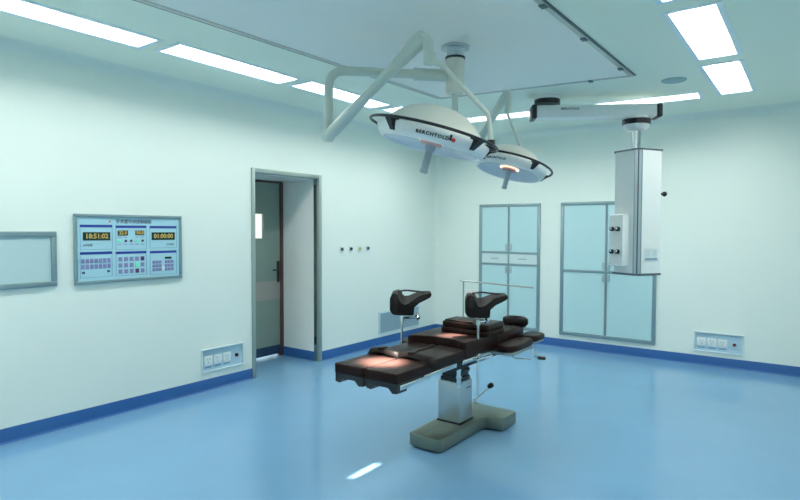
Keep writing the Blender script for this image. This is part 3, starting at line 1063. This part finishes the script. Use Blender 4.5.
# --- big lamp
A1 = thing('surgical_lamp', 'large domed surgical lamp, the nearer one on the left', 'surgical lamp', (-1.837, 2.834, 2.051))
n1, a1 = (0.227, 0.116, 0.967), (0.789, 0.560, -0.252)
C1 = Vector((-1.837, 2.834, 2.051))
b = B()
tube(b, [(SX - .045, SY - .047, 2.585), (-2.275, 3.29, 2.585)], .042, 20)
tube(b, [(-2.275, 3.29, 2.585), (-2.285, 3.28, 2.585)], .044, 20)
obj('arm_socket', b, 'arm_enamel', A1)
b = B(); tube(b, bend([(-2.275, 3.29, 2.585), (-2.70, 2.862, 2.585), (-2.69, 2.845, 2.24)], .12, 10), .031, 20)
obj('horizontal_arm', b, 'arm_enamel', A1)
b = B()
cyl(b, (-2.69, 2.845, 2.255), (-2.69, 2.845, 2.15), .035, 24)
lathe(b, [(0, -.05), (.03, -.045), (.046, -.02), (.048, .012), (.036, .035), (0, .04)], 28, Matrix.Translation((-2.688, 2.842, 2.145)))
obj('elbow', b, 'arm_enamel', A1)
P0, P1 = Vector((-2.675, 2.832, 2.135)), Vector((-1.808, 2.692, 2.592))
b = B()
d = (P1 - P0).normalized()
tube(b, [P0, P0 + d * .06, P0 + d * .20, P0 + d * .45, P0 + d * .70, P1 - d * .05, P1], [.034, .042, .040, .028, .034, .048, .040], 20)
obj('spring_arm', b, 'arm_enamel', A1)
b = B()
F1 = Vector((-1.780, 2.708, 2.455))
tube(b, bend([P1 - d * .02, P1 + Vector((.015, .008, -.02)), F1], .03), [.040, *([.036] * 6), .030, .027][:9] if False else .030, 16)
cyl(b, F1 + Vector((0, 0, .04)), F1 + Vector((0, 0, -.02)), .035, 20)
obj('fork', b, 'arm_enamel', A1)
b = B()
Y0 = F1 + Vector((.0, .0, -.005)); Y1 = Vector((-1.588, 3.059, 2.185)); Y2 = Vector((-1.573, 3.061, 2.0))
tube(b, bend([Y0, Y0 + Vector((.05, .05, -.015)), Y1, Y2], .04, 6), .0145, 14)
obj('hanger_rod', b, 'arm_enamel', A1)
b = B()
cyl(b, Y2 + Vector((0, 0, .035)), Y2 + Vector((0, 0, -.02)), .024, 18)
hx = Vector(a1).normalized()
tube(b, [Y2, C1 + hx * .30 + Vector(n1) * .01], .016, 12)
obj('hinge', b, 'dark_metal', A1)
lamp_head(A1, C1, n1, a1, .383, 1.0, 269, (226, 313, 20, 130))
bo = beam(C1 - Vector(n1) * .06 + Vector((.05, -.10, 0)), n1, LAMP_W * 2.0, 13, .06, (-2.100, 2.70, .70))
bo.parent = A1; bo.matrix_parent_inverse = Matrix.Translation(-C1)

# --- far lamp
C2 = Vector((-1.815, 3.837, 1.972))
A2 = thing('surgical_lamp', 'smaller-looking domed surgical lamp, behind and right of the nearer one', 'surgical lamp', C2)
n2, a2 = (0.165, 0.225, 0.96), (0.861, 0.439, -0.258)
b = B(); tube(b, [(SX - .014, SY + .036, 2.205), (-2.375, 4.285, 2.205)], .027, 18)
obj('horizontal_arm', b, 'arm_enamel', A2)
b = B(); lathe(b, [(0, -.06), (.03, -.055), (.038, -.02), (.038, .04), (.028, .055), (0, .06)], 24, Matrix.Translation((-2.389, 4.315, 2.205)))
obj('elbow', b, 'arm_enamel', A2)
Q0, Q1 = Vector((-2.37, 4.30, 2.19)), Vector((-1.915, 3.985, 2.545))
d = (Q1 - Q0).normalized()
b = B(); tube(b, [Q0, Q0 + d * .08, Q0 + d * .3, Q1 - d * .08, Q1], [.030, .034, .026, .034, .030], 18)
obj('spring_arm', b, 'arm_enamel', A2)
b = B()
F2 = Vector((-1.907, 3.975, 2.385))
tube(b, bend([Q1, Q1 + Vector((.02, -.005, -.01)), F2], .02), .023, 14)
obj('fork', b, 'arm_enamel', A2)
b = B(); G1 = Vector((-1.80, 4.00, 2.10))
tube(b, [F2 + Vector((0, 0, .01)), F2 + Vector((.005, .002, -.02)), G1, G1 + Vector((.0, -.01, -.06))], .010, 12)
obj('hanger_rod', b, 'arm_enamel', A2)
lamp_head(A2, C2, n2, a2, .302, .80, 245, (222, 305, 20, 130))
bo = beam(C2 - Vector(n2) * .06 + Vector((.02, -.10, 0)), n2, LAMP_W * .8, 10, .035, (-2.06, 3.43, .756))
bo.parent = A2; bo.matrix_parent_inverse = Matrix.Translation(-C2)

# ================================================================ CEILING PENDANT
MX, MY = -2.131, 5.311
PX, PY = -1.415, 5.755
pd = thing('ceiling_pendant', 'white ceiling pendant arm with a square supply column hanging from it', 'pendant', (MX, MY, HC))
b = B(); lathe(b, [(0, 0), (.135, 0), (.135, -.012), (.118, -.02), (.118, -.042), (0, -.042)], 40, Matrix.Translation((MX, MY, HC)))
obj('ceiling_flange', b, 'white_enamel', pd)
b = B(); lathe(b, [(0, -.042), (.122, -.042), (.122, -.085), (0, -.085)], 40, Matrix.Translation((MX, MY, HC)))
obj('brake_ring', b, 'black', pd)
dirv = (Vector((PX, PY, 0)) - Vector((MX, MY, 0)))
LA = dirv.length
AM = Matrix.Translation((MX, MY, 2.636)) @ Matrix.Rotation(math.atan2(dirv.y, dirv.x), 4, 'Z')
b = B(); box(b, -.115, LA + .165, -.095, .095, -.062, .060, .022, 4, AM)
arm = obj('arm', b, 'white_enamel', pd)
b = B(); box(b, LA + .16, LA + .215, -.098, .098, -.066, .062, .020, 4, AM); obj('end_cap', b, 'dark_metal', arm)
b = B(); box(b, -.155, -.11, -.098, .098, -.066, .062, .006, 2, AM); obj('end_cap', b, 'dark_metal', arm)
tb = text_bm('BERCHTOLD', .030, .001, 'CENTER', .0008)
bmesh.ops.transform(tb, matrix=AM @ Matrix.Translation((.20, -.0955, .018)) @ Matrix.Rotation(PI / 2, 4, 'X'), verts=tb.verts)
obj('lettering', tb, 'ink', arm, ang=20)
b = B(); lathe(b, [(0, -.05), (.115, -.05), (.118, -.085), (0, -.085)], 40, Matrix.Translation((PX, PY, 2.645))); obj('lower_collar', b, 'white_enamel', pd)
b = B(); lathe(b, [(0, -.085), (.128, -.085), (.128, -.135), (0, -.135)], 40, Matrix.Translation((PX, PY, 2.645))); obj('brake_ring', b, 'black', pd)
b = B(); lathe(b, [(0, -.135), (.120, -.135), (.112, -.165), (.085, -.19), (0, -.19)], 40, Matrix.Translation((PX, PY, 2.645))); obj('bearing_cover', b, 'white_enamel', pd)
b = B(); cyl(b, (PX, PY, 2.46), (PX, PY, 2.26), .042, 28); obj('steel_post', b, 'chrome', pd)
# supply column: chamfered square, its corner turned towards the camera
vd = math.atan2(-PY, -PX)                 # direction towards the camera
ROT = vd - PI / 4 + math.radians(1)
ZT, ZB = 2.262, 1.085
CM = Matrix.Translation((PX + .018, PY + .015, 0)) @ Matrix.Rotation(ROT, 4, 'Z')
h, ch = .168, .044
def octo(h, ch):
    return [(h, h - ch), (h - ch, h), (-h + ch, h), (-h, h - ch), (-h, -h + ch), (-h + ch, -h), (h - ch, -h), (h, -h + ch)]
b = B(); prism(b, octo(h - .004, ch), ZB + .01, ZT - .01, 0, 1, CM)
colp = obj('supply_column', b, 'alu', pd)
b = B(); prism(b, octo(h + .006, ch), ZT - .012, ZT + .004, .003, 1, CM)
obj('top_plate', b, 'pend_dark', colp)
b = B(); prism(b, octo(h + .006, ch), ZB - .006, ZB + .012, .003, 1, CM)
obj('bottom_plate', b, 'pend_dark', colp)
# faces: local +X face turns to one side of the corner, local +Y face to the other
b = B(); box(b, -h + ch + .004, h - ch - .004, h - .006, h + .001, ZB + .014, ZT - .014, .001, 1, CM)
fY = obj('face_panel', b, 'pend_face', colp)
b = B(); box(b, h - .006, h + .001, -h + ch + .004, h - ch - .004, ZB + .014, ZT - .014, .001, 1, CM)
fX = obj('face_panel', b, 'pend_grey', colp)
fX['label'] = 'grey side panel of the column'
b = B(); box(b, -.006, .006, -.003, .003, ZB + .014, ZT - .014, 0, 1, CM @ Matrix.Translation((h - ch / 2, h - ch / 2, 0)) @ Matrix.Rotation(-PI / 4, 4, 'Z'))
obj('corner_groove', b, 'pend_dark', colp)
for dx_, dy_ in ((h + .001, h - ch), (h - ch, h + .001)):
    b = B(); box(b, dx_ - .003, dx_ + .003, dy_ - .003, dy_ + .003, ZB + .014, ZT - .014, 0, 1, CM)
    obj('corner_edge', b, 'steel_frame', colp)
PEND = (CM, h, ch, ZB, ZT, colp, fX, fY, pd)

# gas outlet box on the grey face
def outlet_box():
    b = B(); box(b, h, h + .075, -.112, .068, 1.165, 1.655, .008, 3, CM)
    bx = obj('outlet_box', b, 'pend_face', pd)
    b = B(); box(b, h + .075, h + .078, -.104, .060, 1.175, 1.645, .001, 1, CM)
    fp_ = obj('outlet_plate', b, 'pend_grey', bx)
    for z in (1.515, 1.300):
        for y in (-.058, .014):
            b = B(); lathe(b, [(0, 0), (.021, 0), (.021, .018), (.015, .022), (.018, .03), (0, .03)], 20, CM @ Matrix.Translation((h + .078, y, z)) @ Matrix.Rotation(PI / 2, 4, 'Y'))
            obj('gas_outlet', b, 'black', bx)
            b = B(); lathe(b, [(0, .030), (.011, .030), (.009, .036), (0, .036)], 16, CM @ Matrix.Translation((h + .078, y + .004, z + .004)) @ Matrix.Rotation(PI / 2, 4, 'Y'))
            obj('gas_valve', b, 'chrome', bx)
outlet_box()
b = B(); box(b, -.085, .085, h, h + .008, 1.215, 1.335, .003, 1, CM)
sk = obj('socket_plate', b, 'socket_white', colp)
for k in (-1, 1):
    b = B(); box(b, k * .042 - .024, k * .042 + .024, h + .008, h + .011, 1.255, 1.315, .001, 1, CM)
    obj('socket', b, 'socket', sk)
b = B(); box(b, -.075, .075, h + .008, h + .010, 1.228, 1.240, 0, 1, CM); obj('label_strip', b, 'line', sk)
# side knob
b = B()
kp = Matrix.Translation((0, 0, 0))
cyl(b, CM @ Vector((-h + .02, h * .72, 1.85)), CM @ Vector((-h - .04, h * .72, 1.85)), .010, 12)
lathe(b, [(0, 0), (.022, .004), (.025, .014), (.020, .026), (0, .029)], 20, CM @ Matrix.Translation((-h - .036, h * .72, 1.85)) @ Matrix.Rotation(-PI / 2, 4, 'Y'))
obj('side_knob', b, 'black', pd)

for o in list(bpy.data.meshes):
    if o.users == 0:
        bpy.data.meshes.remove(o)
